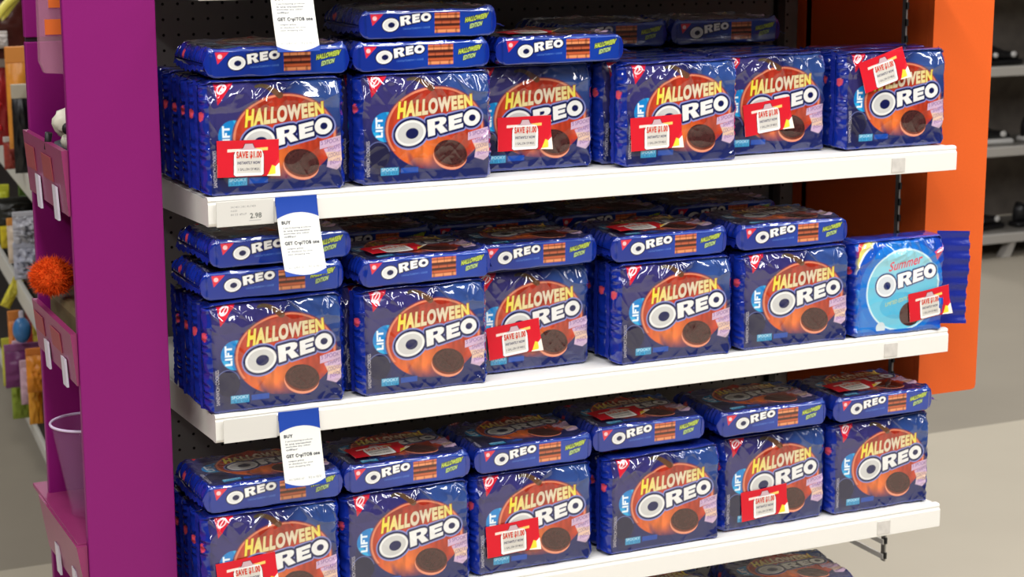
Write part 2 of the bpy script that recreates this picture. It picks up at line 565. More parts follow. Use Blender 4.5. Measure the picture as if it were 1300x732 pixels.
def talker_art():
    c = Canvas(330, 560, (28, 66, 160))
    u, v = c.u, c.v
    panel = (v < 0.72 + 0.07 * (1 - ((u - 0.5) / 0.5) ** 2)) & (v > 0.01 + 0.065 * ((u - 0.5) / 0.5) ** 2)
    c.fill(panel, (228, 228, 222))
    ink, grey = (30, 34, 46), (96, 100, 108)
    c.fill(c.text('BUY', ((0.09, 0.645), (0.31, 0.645), (0.31, 0.69), (0.09, 0.69)), 0.06), ink)
    for k, s in enumerate(('3 participating products', 'in one transaction', 'excludes any other', 'offer')):
        c.fill(c.text(s, ((0.11, 0.585 - 0.036 * k), ((0.78, 0.74, 0.72, 0.4)[k], 0.585 - 0.036 * k), ((0.78, 0.74, 0.72, 0.4)[k], 0.608 - 0.036 * k), (0.11, 0.61 - 0.036 * k)), 0.04), grey)
    c.fill(c.text('GET CapITOB one', ((0.1, 0.37), (0.93, 0.37), (0.93, 0.43), (0.1, 0.43)), 0.06), ink)
    for k, s in enumerate(('coupon prints', 'at checkout for your', 'next shopping trip')):
        c.fill(c.text(s, ((0.14, 0.325 - 0.036 * k), ((0.52, 0.74, 0.66)[k], 0.325 - 0.036 * k), ((0.52, 0.74, 0.66)[k], 0.348 - 0.036 * k), (0.14, 0.35 - 0.036 * k)), 0.04), grey)
    c.fill(c.text('WHILE SUPPLIES LAST', ((0.1, 0.09), (0.48, 0.09), (0.48, 0.115), (0.1, 0.115))), grey)
    c.fill(c.text('9/2 to 10/31', ((0.58, 0.09), (0.9, 0.09), (0.9, 0.12), (0.58, 0.12))), grey)
    return c.smooth(1)


def price_art():
    c = Canvas(520, 216, (214, 212, 206))
    for k, (s, x1) in enumerate((('SANDWICH COOKIE HALLOWEEN', 0.68), ('15.35 OZ', 0.36), ('0123 4567', 0.52))):
        y = 0.72 - 0.15 * k
        c.fill(c.text(s, ((0.25, y), (x1, y), (x1, y + 0.07), (0.25, y + 0.07))), (112, 112, 114))
    c.fill(c.text('2.98', ((0.58, 0.27), (0.78, 0.27), (0.78, 0.48), (0.58, 0.48)), 0.02), (84, 88, 84))
    c.fill(c.poly([(0.56, 0.18), (0.77, 0.18), (0.77, 0.2), (0.56, 0.2)]), (160, 160, 160))
    return c.smooth(1)


def set_print(me, colors):
    at = me.attributes.new('print', 'FLOAT_COLOR', 'POINT')
    a = np.ones((len(me.vertices), 4), np.float32)
    a[:, :3] = colors
    at.data.foreach_set('color', a.ravel())


def grid_mesh(name, P, C=None):
    """P: (rows, cols, 3)"""
    r, c = P.shape[:2]
    me = bpy.data.meshes.new(name)
    idx = np.arange(r * c).reshape(r, c)
    q = np.stack([idx[:-1, :-1], idx[:-1, 1:], idx[1:, 1:], idx[1:, :-1]], -1).reshape(-1, 4)
    me.vertices.add(r * c)
    me.vertices.foreach_set('co', P.reshape(-1).astype(np.float32))
    me.loops.add(q.size)
    me.loops.foreach_set('vertex_index', q.reshape(-1).astype(np.int32))
    me.polygons.add(len(q))
    me.polygons.foreach_set('loop_start', np.arange(0, q.size, 4, dtype=np.int32))
    me.polygons.foreach_set('use_smooth', np.ones(len(q), bool))
    me.update(calc_edges=True)
    me.validate()
    if C is not None:
        set_print(me, C.reshape(-1, 3))
    return me


# ------------------------------------------------------------------ cookie pack (film wrapper on a tray)
PW, PH, PT = 0.2, 0.15, 0.0375


def puff(u, v, T):
    s = np.clip(np.sin(np.clip(u, 0, 1) * PI), 0, 1) ** 0.6 * np.clip(np.sin(np.clip(v, 0, 1) * PI), 0, 1) ** 0.6
    return 0.0030 * s


def pack_mesh(name, W, H, T, front, strip, seed, back_col=(22, 38, 124), nu=230, nf=170, nb=40, crinkle=1.0):
    BW = W - 0.006                                   # body width, the folded seals take the rest
    us = np.linspace(0, 1, nu)
    # perimeter samples, back-bottom -> bottom -> front -> top -> back
    sb = np.linspace(T, 0, nb, endpoint=False)
    sf = np.linspace(0, H, nf, endpoint=False)
    st = np.linspace(0, T, 14, endpoint=False)
    sk = np.linspace(H, 0, 12)
    y = np.concatenate([sb, 0 * sf, st, T + 0 * sk])
    z = np.concatenate([0 * sb, sf, H + 0 * st, sk])
    reg = np.concatenate([0 * sb, 1 + 0 * sf, 2 + 0 * st, 3 + 0 * sk]).astype(int)
    ncap = 7
    S = len(y)
    ux = np.concatenate([np.zeros(ncap), us, np.ones(ncap)])
    capt = np.concatenate([np.linspace(1, 1 / ncap, ncap), np.zeros(nu), np.linspace(1 / ncap, 1, ncap)])
    X = np.broadcast_to((ux - 0.5) * BW, (S, len(ux))).copy()
    Y = np.broadcast_to(y[:, None], X.shape).copy()
    Z = np.broadcast_to(z[:, None], X.shape).copy()
    CT = np.broadcast_to(capt[None], X.shape)
    # rounding
    rt = np.where(reg == 2, 0.009, np.where((reg == 1) & (z > H * 0.5), 0.009, 0.006))[:, None]
    rt = np.broadcast_to(rt, X.shape)
    qx = np.clip(X, -BW / 2 + 0.012, BW / 2 - 0.012)
    qy = np.clip(Y, rt, T - 0.006)
    qz = np.clip(Z, 0.005, H - rt)
    d = np.stack([X - qx, Y - qy, Z - qz], -1)
    # scale each axis by its own radius so that the rounding is elliptical
    rad = np.stack([np.full(X.shape, 0.0085), rt, rt], -1)
    dn = d / rad
    ln = np.linalg.norm(dn, axis=-1, keepdims=True)
    dn = np.where(ln > 1e-9, dn / np.maximum(ln, 1e-9), 0)
    P = np.stack([qx, qy, qz], -1) + dn * np.minimum(rad, 0.011)
    flat = CT > 0
    base = np.stack([qx, qy, qz], -1) + dn * rad
    P = base
    nrm = dn.copy()
    # gathered end caps
    sgn = np.sign(X)
    cy = T / 2 + (P[..., 1] - T / 2) * (1 - 0.92 * CT)
    cz = H / 2 + (P[..., 2] - H / 2) * (1 - 0.05 * CT)
    P[..., 1] = np.where(flat, cy, P[..., 1])
    P[..., 2] = np.where(flat, cz, P[..., 2])
    P[..., 0] = np.where(flat, sgn * (BW / 2 - 0.0035 + 0.0065 * np.sin(CT * PI / 2)), P[..., 0])
    rng = np.random.RandomState(seed)
    gather = 0.0012 * np.sin(Z * 420 + 3 * np.sin(Z * 90 + seed)) * (CT > 0) * np.sin(np.clip(CT, 0, 1) * PI)
    P[..., 0] += gather * sgn
    # puffed front and film crinkles
    U = np.broadcast_to(ux[None], X.shape)
    V = Z / H
    isf = np.broadcast_to((reg == 1)[:, None], X.shape)
    P[..., 1] -= np.where(isf, puff(U, V, T), 0) * (1 - CT)
    a = rng.uniform(0.4, 0.9)
    xr, zr = X * math.cos(a) + Z * math.sin(a), -X * math.sin(a) + Z * math.cos(a)
    def ridge(x, y_, s):
        return 1 - np.abs(2 * value_noise(x + 200, y_ + 200, s) - 1)
    n1 = ridge(xr / 0.055, zr / 0.016, seed * 7 + 1)
    n2 = ridge(X / 0.03 + 0.4 * n1, Z / 0.022, seed * 7 + 2)
    n3 = ridge(xr / 0.013, zr / 0.04, seed * 7 + 3)
    n4 = value_noise(X / 0.045 + 50, Z / 0.04 + 50, seed * 7 + 4)
    wt = np.clip((V - 0.72) / 0.2, 0, 1) * 0.9 + np.clip((0.08 - U) / 0.08, 0, 1) * 0.7 + np.clip((U - 0.88) / 0.1, 0, 1) * 0.7 + np.clip((0.1 - V) / 0.1, 0, 1) * 0.3
    wt = (0.1 + 0.9 * np.clip(wt, 0, 1)) * crinkle
    disp = (0.0034 * n1 ** 2 + 0.0034 * n2 ** 2 + 0.0034 * n3 ** 3) * wt + 0.0012 * (n4 - 0.5)
    P[..., 1] -= np.where(isf, disp, 0) * (1 - CT)
    # loose film at the top leans back
    lean = 0.013 * np.clip((V - 0.8) / 0.2, 0, 1) ** 1.7
    P[..., 1] += np.where(isf, lean, 0) * (1 - CT)
    # other sides: mild crumple
    k1 = value_noise(X / 0.02 + 90, (Y + Z) / 0.011 + 90, seed * 7 + 5) - 0.5
    P += nrm * (0.0014 * k1 * (~isf))[..., None] * (CT < 0.01)[..., None]
    if seed % 2 == 0:
        P[..., 2] += np.where(np.broadcast_to((reg == 2)[:, None], X.shape), 0.001 * np.sin(X * 60 + seed), 0)
    P[..., 2] = np.maximum(P[..., 2], 0)
    P[..., 1] = np.minimum(P[..., 1], T)
    # print
    C = np.empty(X.shape + (3,))
    C[:] = lin(back_col)
    C *= (0.85 + 0.3 * value_noise(X / 0.03 + 30, (Y + Z) / 0.03 + 30, 4))[..., None]
    if strip is not None:
        m = np.broadcast_to((reg == 0)[:, None], X.shape)
        C[m] = strip.sample(U[m], 1 - Y[m] / T)
    C[isf] = front.sample(U[isf], V[isf])
    capm = CT > 0.1
    C[capm] = lin((16, 42, 146))
    dot = ((P[..., 1] - T * 0.3) / 0.0055) ** 2 + ((P[..., 2] - 0.69 * H) / 0.0065) ** 2 < 1
    C[capm & (X < 0) & dot] = lin((226, 80, 96))
    return grid_mesh(name, P, C)


def seal_mesh(name, H, length, seed, fold=0.9):
    n, k = 60, 8
    rng = np.random.RandomState(seed)
    z = np.linspace(0.004, H - 0.004, n)[:, None]
    t = np.linspace(0, 1, k)[None]
    x = t * length * math.cos(fold) + 0 * z
    y = t * length * math.sin(fold) + 0.0016 * np.sin(z * 300 + seed) * t + 0.0025 * np.sin(z * 47 + 2 * seed) * t
    x = x + 0.0005 * np.sin(z * 900) * t
    zz = z + 0.004 * (t * np.sin(seed * 1.7)) + 0 * t
    P = np.stack([x, y, zz], -1)
    return grid_mesh(name, P)


FILM = vcol_material('printed_film', 0.1, spec=0.55, coat=1.0, bump=0.0)
FILM.node_tree.nodes['Principled BSDF'].inputs['Coat Roughness'].default_value = 0.03
SEALM = material('blue_film', (24, 40, 140), 0.28, spec=0.5, bump=0.35, bscale=160)
PAPER = vcol_material('printed_paper', 0.42, spec=0.4)
CARD = vcol_material('printed_card', 0.5, spec=0.3)

FA, SA = front_art(), strip_art()
PACKS = [pack_mesh('wrapper', PW, PH, PT, FA, SA, s) for s in (1, 2, 3, 4)]
SEALS = [seal_mesh('end_seal', PH, 0.011, s, 1.25) for s in (1, 2)]
SEAL_FLARE = seal_mesh('end_seal', PH, 0.022, 5, 0.35)
for me in PACKS:
    me.materials.append(FILM)
for me in SEALS + [SEAL_FLARE]:
    me.materials.append(SEALM)
CA = coupon_art()


def coupon_mesh(cx, cz, tilt, w=0.0835, h=0.048, lift=0.0024):
    n, k = 130, 76
    a = np.linspace(-0.5, 0.5, n)[None] + np.zeros((k, 1))
    b = np.linspace(-0.5, 0.5, k)[:, None] + np.zeros((1, n))
    x = cx + a * w * math.cos(tilt) - b * h * math.sin(tilt)
    z = cz + a * w * math.sin(tilt) + b * h * math.cos(tilt)
    y = -puff(x / PW + 0.5, z / PH, PT) - lift - 0.0006 * np.sin(a * 7 + b * 4)
    # peeled corner lifts away
    c = np.clip((a + 0.5) - 0.8 - (b + 0.5) * 0.4, 0, 1)
    y = y - 0.03 * c
    me = grid_mesh('coupon_sticker', np.stack([x, y, z], -1), CA.sample(a + 0.5, b + 0.5))
    me.materials.append(PAPER)
    return me


STD_COUPON = coupon_mesh(-0.028, 0.052, 0.02)
N_PACK = [0]


def cookie_pack(x, y, z, label, group, rot=(0, 0, 0), coupon=None, sx=1.0, flare=False, variant=None):
    i = N_PACK[0]
    N_PACK[0] += 1
    t = thing('cookie_pack', label, 'cookie pack', (x, y, z), rot, group)
    v = i % 4 if variant is None else variant
    w = link('wrapper', PACKS[v], parent=t)
    w.scale = (sx, 1, 1)
    for side in (-1, 1):
        me = SEAL_FLARE if (flare and side == 1) else SEALS[i % 2]
        s = link('end_seal', me, parent=t, loc=(side * (PW / 2 - 0.001) * sx - (0.006 * sx * side if flare and side == 1 else 0.0005 * side), PT / 2, 0))
        s.scale = (side, 1, 1)
    if coupon is not None:
        c = link('coupon_sticker', coupon, parent=t)
        c['label'] = 'red coupon sticker with a white jug shape'
    return t


# ------------------------------------------------------------------ the setting
M_FLOOR = material('vinyl_floor', (190, 181, 163), 0.5, spec=0.3, noise=0.06, nscale=3)
M_FLOOR2 = material('dark_vinyl_floor', (150, 142, 128), 0.55, spec=0.25, noise=0.08, nscale=3)
f = MB().box((-5, -6, -0.05), (10, 1.86, 0)).build('floor', M_FLOOR)
tag(f, kind='structure')
f = MB().box((-5, 1.86, -0.05), (10, 13, 0)).build('floor', M_FLOOR2)
tag(f, kind='structure')

M_WALL = material('store_wall', (84, 78, 74), 0.8, spec=0.2)
M_CEIL = material('ceiling_tile', (150, 150, 148), 0.9, spec=0.1)
for nm_, lo_, hi_ in (('wall_back', (-5, 13, 0), (10, 13.1, 4.2)), ('wall_front', (-5, -6.1, 0), (10, -6, 4.2)),
                      ('wall_left', (-5.1, -6, 0), (-5, 13, 4.2)), ('wall_right', (10, -6, 0), (10.1, 13, 4.2)), ('ceiling', (-5, -6, 4.2), (10, 13, 4.3))):
    tag(MB().box(lo_, hi_).build(nm_, M_CEIL if nm_ == 'ceiling' else M_WALL), kind='structure')

# ------------------------------------------------------------------ display rack (end of the aisle)
SX = 1.2
ZS = [1.13, 1.13 - 0.2913, 1.13 - 0.5826, 1.13 - 0.8739]
M_WHITE = material('white_enamel', (232, 230, 224), 0.35, spec=0.5, noise=0.03, nscale=20)
M_PLASTIC = material('white_plastic', (238, 236, 230), 0.3, spec=0.5)
M_PEG = material('pegboard', (124, 121, 119), 0.7, spec=0.2)
nt = M_PEG.node_tree
tc = nt.nodes.new('ShaderNodeTexCoord')
sep = nt.nodes.new('ShaderNodeSeparateXYZ')
nt.links.new(tc.outputs['Object'], sep.inputs[0])
fr = []
for ax in ('X', 'Z'):
    m1 = nt.nodes.new('ShaderNodeMath'); m1.operation = 'DIVIDE'; m1.inputs[1].default_value = 0.0235
    m2 = nt.nodes.new('ShaderNodeMath'); m2.operation = 'FRACT'
    m3 = nt.nodes.new('ShaderNodeMath'); m3.operation = 'SUBTRACT'; m3.inputs[1].default_value = 0.5
    m4 = nt.nodes.new('ShaderNodeMath'); m4.operation = 'MULTIPLY'
    nt.links.new(sep.outputs[ax], m1.inputs[0]); nt.links.new(m1.outputs[0], m2.inputs[0]); nt.links.new(m2.outputs[0], m3.inputs[0])
    nt.links.new(m3.outputs[0], m4.inputs[0]); nt.links.new(m3.outputs[0], m4.inputs[1])
    fr.append(m4)
ad = nt.nodes.new('ShaderNodeMath'); ad.operation = 'ADD'
nt.links.new(fr[0].outputs[0], ad.inputs[0]); nt.links.new(fr[1].outputs[0], ad.inputs[1])
lt = nt.nodes.new('ShaderNodeMath'); lt.operation = 'LESS_THAN'; lt.inputs[1].default_value = 0.0095
nt.links.new(ad.outputs[0], lt.inputs[0])
mx = nt.nodes.new('ShaderNodeMix'); mx.data_type = 'RGBA'
mx.inputs[6].default_value = rgba((124, 121, 119)); mx.inputs[7].default_value = rgba((14, 13, 13))
nt.links.new(lt.outputs[0], mx.inputs[0]); nt.links.new(mx.outputs[2], nt.nodes['Principled BSDF'].inputs['Base Color'])
M_DARKMETAL = material('dark_metal', (48, 46, 46), 0.45, metal=0.4)
M_GREYMETAL = material('grey_metal', (150, 148, 144), 0.4, metal=0.5)

rack = thing('display_rack', 'end-of-aisle display rack with a dark pegboard back', 'display rack', (0, 0, 0))
MB().box((0, 0.5, 0.1), (SX + 0.04, 0.52, 2.0)).build('pegboard', M_PEG, rack)
for x in (0.004, SX - 0.02):
    MB().box((x, 0.484, 0.0), (x + 0.016, 0.5, 2.0), 0.002).build('upright', M_DARKMETAL, rack)
MB().box((0.0, 0.03, 0.0), (SX, 0.5, 0.2), 0.003).build('base', M_DARKMETAL, rack)
# slim slotted strip at the open end, with its row of teeth
st = MB().box((1.203, 0.146, 0.40), (1.206, 0.156, 2.0)).build('slotted_strip', M_GREYMETAL, rack)
mb = MB()
for k in range(60):
    z = 0.405 + k * 0.0265
    mb.box((1.2025, 0.1435, z), (1.2065, 0.1475, z + 0.011))
mb.build('strip_teeth', material('black_steel', (22, 22, 24), 0.5), st)
M_PALEMETAL = material('pale_metal', (232, 230, 226), 0.4)
for k in range(4):
    MB().box((1.201, 0.148, 0.403 + 0.026 * k), (1.205, 0.482, 0.412 + 0.026 * k), 0.001).build('grille_bar', M_PALEMETAL, rack)


M_CLOUDY = material('cloudy_plastic', (208, 204, 198), 0.3, noise=0.25, nscale=90)


def shelf(zt, label):
    t = thing('shelf', label, 'shelf', (0, 0, zt), group='shelves of the display rack')
    MB().box((0.0035, 0.0145, -0.022), (SX - 0.0035, 0.483, -0.0015), 0.001).build('deck', M_WHITE, t)
    prof = [(0.014, -0.0375), (0.014, -0.0008), (0.011, 0.0), (0.004, 0.0), (0.001, -0.0012), (0.0, -0.004), (0.0012, -0.0065), (0.0, -0.009),
            (0.0, -0.034), (0.0012, -0.0368), (0.0035, -0.0385), (0.0125, -0.0385)]
    o = MB().extrude(prof, 0, SX).build('front_lip', M_WHITE, t)
    for x in (0.0, SX - 0.003):
        MB().extrude([(0.014, -0.038), (0.014, -0.003), (0.482, -0.003), (0.482, -0.055), (0.2, -0.045)], x, x + 0.003).build('end_flange', M_WHITE, t)
    MB().box((0.011, -0.0035, -0.0375), (SX - 0.001, 0.0, -0.0085), 0.0009).build('price_channel', M_PLASTIC, t)
    MB().box((1.075, -0.0046, -0.034), (1.1, -0.0034, -0.012), 0.0003).build('clear_clip', M_CLOUDY, t)
    return t


for zt, nm in ((1.13 + 0.2913, 'white metal shelf at the very top, only its hanging coupon card in view'),
               (ZS[0], 'white metal shelf with the 2.98 price label on its front lip'),
               (ZS[1], 'white metal shelf that carries the light blue bag at its open end'),
               (ZS[2], 'white metal shelf above the grey grille bars'),
               (ZS[3], 'white metal bottom shelf carrying the lowest cookie packs')):
    s_ = shelf(zt, nm)

# ------------------------------------------------------------------ cookie packs
ORD = ('first', 'second', 'third', 'fourth', 'fifth', 'sixth')
SH = ('upper', 'middle', 'lower')
# per shelf: (x centre, y front, coupon (local x, z, tilt) or None, x scale, rows deep)
STAND = [
    [(0.097, 0.008, (0.057, 0.048, -0.02), 0.985, 6), (0.311, 0.009, None, 1.0, 6), (0.491, 0.052, (0.477, 0.053, 0.0), 1.0, 5), (0.711, 0.012, (0.668, 0.048, 0.03), 0.985, 8), (0.895, 0.054, (0.883, 0.056, 0.12), 0.985, 7), (1.101, 0.028, (1.071, 0.121, 0.28), 0.985, 3)],
    [(0.09, 0.006, None, 0.985, 4), (0.304, 0.005, None, 0.985, 7), (0.488, 0.047, (0.458, 0.0485, 0.1), 0.98, 6), (0.706, 0.008, None, 1.0, 7), (0.915, 0.008, None, 1.0, 7)],
    [(0.078, 0.007, (0.038, 0.0626, 0.08), 0.985, 5), (0.279, 0.014, None, 0.98, 5), (0.479, 0.018, (0.442, 0.051, 0.05), 0.985, 5), (0.694, 0.012, None, 1.0, 5), (0.9, 0.03, (0.88, 0.039, 0.06), 0.985, 5), (1.099, 0.025, None, 0.97, 4)],
]
BACKSHIFT = ({1: -0.02, 3: -0.016}, {1: -0.014}, {})
DEEP = ('second', 'third', 'fourth', 'fifth', 'sixth', 'seventh', 'eighth')
for si, row in enumerate(STAND):
    for pi, (x, y, cp, sx, rows) in enumerate(row):
        lab = f'blue cookie pack standing {ORD[pi]} from the purple panel at the front of the {SH[si]} shelf'
        cm = None
        if cp is not None:
            cm = coupon_mesh(cp[0] - x, cp[1], cp[2], lift=0.0075 if cp[1] > 0.1 else 0.0024)
        cookie_pack(x, y, ZS[si] + 0.0003, lab, f'cookie packs standing on the {SH[si]} shelf', coupon=cm, sx=sx, rot=(0, 0, 0.012 * math.sin(5 * pi + 3 * si)))
        for k in range(1, rows):
            lab = f'blue cookie pack {DEEP[k - 1]} in line in the {ORD[pi]} column from the purple panel, {SH[si]} shelf'
            grp = f'cookie packs queued behind the front row of the {SH[si]} shelf'
            dx = 0.002 * math.sin(7 * k + pi * 3) - (0.003 if pi == 0 else 0) + BACKSHIFT[si].get(pi, 0)
            cookie_pack(x + dx, y + 0.0425 * k, ZS[si] + 0.0003, lab, grp, sx=min(sx, 0.97))

LIE = (-PI / 2, 0, 0)   # front print up, bottom strip to the viewer


def lying(x, yfront, z, label, group, rz=0.0, **kw):
    # the pack's back rests at height z; local z becomes -y ... so the bottom strip faces the viewer
    t = cookie_pack(x, yfront, z, label, group, **kw)
    t.rotation_euler = (0, 0, 0)
    m = Matrix.Rotation(rz, 4, 'Z') @ Matrix(((1, 0, 0, 0), (0, 0, 1, 0), (0, -1, 0, PT), (0, 0, 0, 1)))
    t.matrix_world = Matrix.Translation((x, yfront, z)) @ m
    return t


ZP = PH + 0.002
ups = 'cookie packs lying on top of the upper row'
lying(0.105, 0.012, ZS[0] + ZP, 'blue cookie pack lying flat on the upper row, under the topmost hanging coupon card', ups, flare=True)
lying(0.309, 0.012, ZS[0] + ZP, 'lower of two blue cookie packs lying stacked on the upper row', ups)
lying(0.319, 0.012, ZS[0] + ZP + PT + 0.005, 'topmost of two blue cookie packs lying stacked in front of the pegboard', ups, rz=-0.01, flare=True)
lying(0.521, 0.018, ZS[0] + ZP, 'blue cookie pack lying on the upper row beside the two-high stack', ups, coupon=STD_COUPON, flare=True)
lying(0.708, 0.22, ZS[0] + ZP, 'dim blue cookie pack lying far back near the pegboard beside a flat front pack', ups)
lying(0.915, 0.22, ZS[0] + ZP, 'dim blue cookie pack lying far back near the orange rack', ups, flare=True)
mid = 'cookie packs lying on top of the middle row'
lying(0.09, 0.012, ZS[1] + ZP, 'lower of two blue cookie packs lying stacked beside the purple panel', mid)
lying(0.103, 0.012, ZS[1] + ZP + PT + 0.005, 'upper of two blue cookie packs lying stacked under the middle coupon card', mid, rz=0.03)
lying(0.308, 0.004, ZS[1] + ZP, 'blue cookie pack with red coupon on its top, lying on the middle row', mid, rz=0.03, coupon=STD_COUPON)
lying(0.492, 0.03, ZS[1] + ZP, 'blue cookie pack lying third from the purple panel on the middle row', mid, sx=0.95)
lying(0.698, 0.012, ZS[1] + ZP, 'blue cookie pack lying fourth from the purple panel on the middle row', mid, sx=0.98, coupon=STD_COUPON)
lying(0.912, 0.012, ZS[1] + ZP, 'blue cookie pack lying beside the light blue bag, one level higher', mid)
for k, x in enumerate((0.305, 0.5, 0.705, 0.91)):
    lying(x, 0.21, ZS[1] + ZP, f'dark cookie pack lying shaded on the middle shelf, far behind the {ORD[k + 1]} front pack', 'dim cookie packs lying at the back of the middle shelf')
low = 'cookie packs lying on top of the lower row'
lying(0.083, 0.01, ZS[2] + ZP, 'blue cookie pack lying on the lower row, under the lowest hanging coupon card', low)
lying(0.281, 0.014, ZS[2] + ZP, 'blue cookie pack lying second from the purple panel on the lower row', low, sx=0.96, flare=True, coupon=STD_COUPON)
lying(0.479, 0.016, ZS[2] + ZP, 'blue cookie pack lying third from the purple panel on the lower row', low, sx=0.95)
lying(0.673, 0.02, ZS[2] + ZP + 0.006, 'blue cookie pack lying fourth from the purple panel on the lower row', low, sx=0.96, coupon=STD_COUPON)
lying(0.888, 0.016, ZS[2] + ZP + 0.004, 'blue cookie pack lying fifth from the purple panel on the lower row', low)
lying(1.095, 0.016, ZS[2] + ZP + 0.002, 'blue cookie pack lying at the open end of the lower row, past the orange rack', low, sx=0.95, coupon=STD_COUPON, flare=True)
# lowest shelf: the tops of two packs show at the bottom of the picture
bot = 'cookie packs on the bottom shelf'
for k, (x, y) in enumerate(((0.72, 0.02), (0.93, 0.02))):
    for j in range(4):
        cookie_pack(x, y + 0.0425 * j, ZS[3] + 0.0003, f'blue cookie pack standing {("first",) [0] if j == 0 else DEEP[j - 1]} in line on the bottom shelf under the {("further", "nearer")[k]} lying pack', 'cookie packs standing on the bottom shelf')
lying(0.735, 0.02, ZS[3] + ZP, 'glossy cookie pack lying on the bottom shelf, further from the grille bars', bot)
lying(0.95, 0.012, ZS[3] + ZP, 'glossy cookie pack lying on the bottom shelf, nearest the grille bars', bot, rz=-0.12, flare=True)

# light blue bag at the open end of the middle shelf
bag = thing('cookie_bag', 'light blue cookie bag with red script and a red coupon, beside the orange rack', 'cookie bag', (1.105, 0.004, ZS[1] + 0.0003), (0, 0, -0.03))
bm_ = pack_mesh('wrapper', 0.175, 0.152, 0.045, bag_art(), None, 9, (24, 60, 170), nu=190, crinkle=1.3)
bm_.materials.append(FILM)
link('wrapper', bm_, parent=bag)
fin = seal_mesh('end_seal', 0.158, 0.058, 3, -0.12)
fin.materials.append(SEALM)
link('end_seal', fin, parent=bag, loc=(0.083, 0.022, 0))
fin2 = seal_mesh('end_seal', 0.15, 0.012, 4, 0.9)
fin2.materials.append(SEALM)
o = link('end_seal', fin2, parent=bag, loc=(-0.085, 0.022, 0))
o.scale = (-1, 1, 1)
c = link('coupon_sticker', coupon_mesh(1.160 - 1.105, 0.044, 0.12, 0.078, 0.046), parent=bag)
c['label'] = 'red coupon sticker with a white jug shape'

# ------------------------------------------------------------------ hanging coupon cards and the price label
TA = talker_art()


def talker(x, zt, swing, label):
    W_, H_ = 0.0575, 0.1
    n, k = 96, 160
    a = np.linspace(0, 1, n)[None] + np.zeros((k, 1))
    b = np.linspace(0, 1, k)[:, None] + np.zeros((1, n))
    x_ = (a - 0.5) * W_ + 0 * b
    z_ = (b - 1) * H_
    y_ = -0.0055 - (1 - b) ** 1.4 * swing - 0.0012 * np.cos((a - 0.5) * 3)
    t = thing('coupon_card', label, 'coupon card', (x, 0, zt), group='coupon cards hanging from the shelf lips')
    me = grid_mesh('card', np.stack([x_, y_, z_], -1), TA.sample(a, b))
    me.materials.append(CARD)
    o = link('card', me, parent=t)
    md = o.modifiers.new('thickness', 'SOLIDIFY')
    md.thickness = 0.0006
    MB().box((-W_ / 2, -0.0058, -0.012), (W_ / 2, -0.0036, -0.002), 0.0004).build('clip', material('blue_plastic', (40, 76, 168), 0.4), t)
    return t


talker(0.118, ZS[0] - 0.004, 0.036, 'blue and white coupon card hanging beside the 2.98 price label')
talker(0.114, ZS[1] - 0.004, 0.024, 'blue and white coupon card hanging lowest of the three')
talker(0.117, ZS[0] + 0.2913 - 0.004, 0.03, 'white coupon card cut by the top of the frame, against the dark back')

P_ = price_art()
n, k = 100, 44
a = np.linspace(0, 1, n)[None] + np.zeros((k, 1))
b = np.linspace(0, 1, k)[:, None] + np.zeros((1, n))
me = grid_mesh('price_label', np.stack([0.0095 + a * 0.078, -0.0042 + 0 * a, ZS[0] - 0.0385 + b * 0.0335], -1), P_.sample(a, b))
o = link('price_label', me, CARD)
md = o.modifiers.new('thickness', 'SOLIDIFY'); md.thickness = 0.0005; md.offset = 1
tag(o, 'white shelf price label reading 2.98 on the shelf lip', 'price label')
o = MB().box((0.0095, -0.0047, ZS[1] - 0.0385), (0.0835, -0.0038, ZS[1] - 0.006), 0.0003).build('price_label', material('label_paper', (216, 214, 208), 0.55))
tag(o, 'blank white shelf label at the purple end of the middle shelf lip', 'price label')

# ------------------------------------------------------------------ purple side rack
M_PURPLE = material('purple_enamel', (128, 16, 104), 0.45, spec=0.35, noise=0.05, nscale=300)
M_MAUVE = material('mauve_tray', (134, 44, 92), 0.35, spec=0.5, noise=0.12, nscale=30)
M_TAG = material('pale_tag', (206, 200, 214), 0.4)
M_REDCARD = material('red_card', (150, 62, 70), 0.5)
M_BLK0 = material('seam_black', (40, 26, 34), 0.6)
side = thing('side_rack', 'purple metal side rack with trays, hung at the end of the cookie display', 'side rack', (0, 0, 0))
XP0, XP1, YP0, YP1 = -0.165, -0.046, 0.05, 0.30
MB().box((XP0, YP0, 0.2), (XP1, YP0 + 0.012, 2.0), 0.0015).build('side_panel', M_PURPLE, side)
MB().box((XP0, YP1, 0.2), (XP1, YP1 + 0.012, 1.316), 0.0015).build('side_panel', M_PURPLE, side)
MB().box((XP0, YP1, 1.322), (XP1, YP1 + 0.012, 2.0), 0.0015).build('side_panel', M_PURPLE, side)
MB().box((XP0 + 0.002, YP1 + 0.004, 1.30), (XP1, YP1 + 0.0125, 1.34)).build('seam_light_stop', M_BLK0, side)  # dark backing added behind the panel gap so no light passes
MB().box((XP1 - 0.008, YP0 + 0.012, 0.2), (XP1, YP1, 2.0)).build('back_panel', M_PURPLE, side)
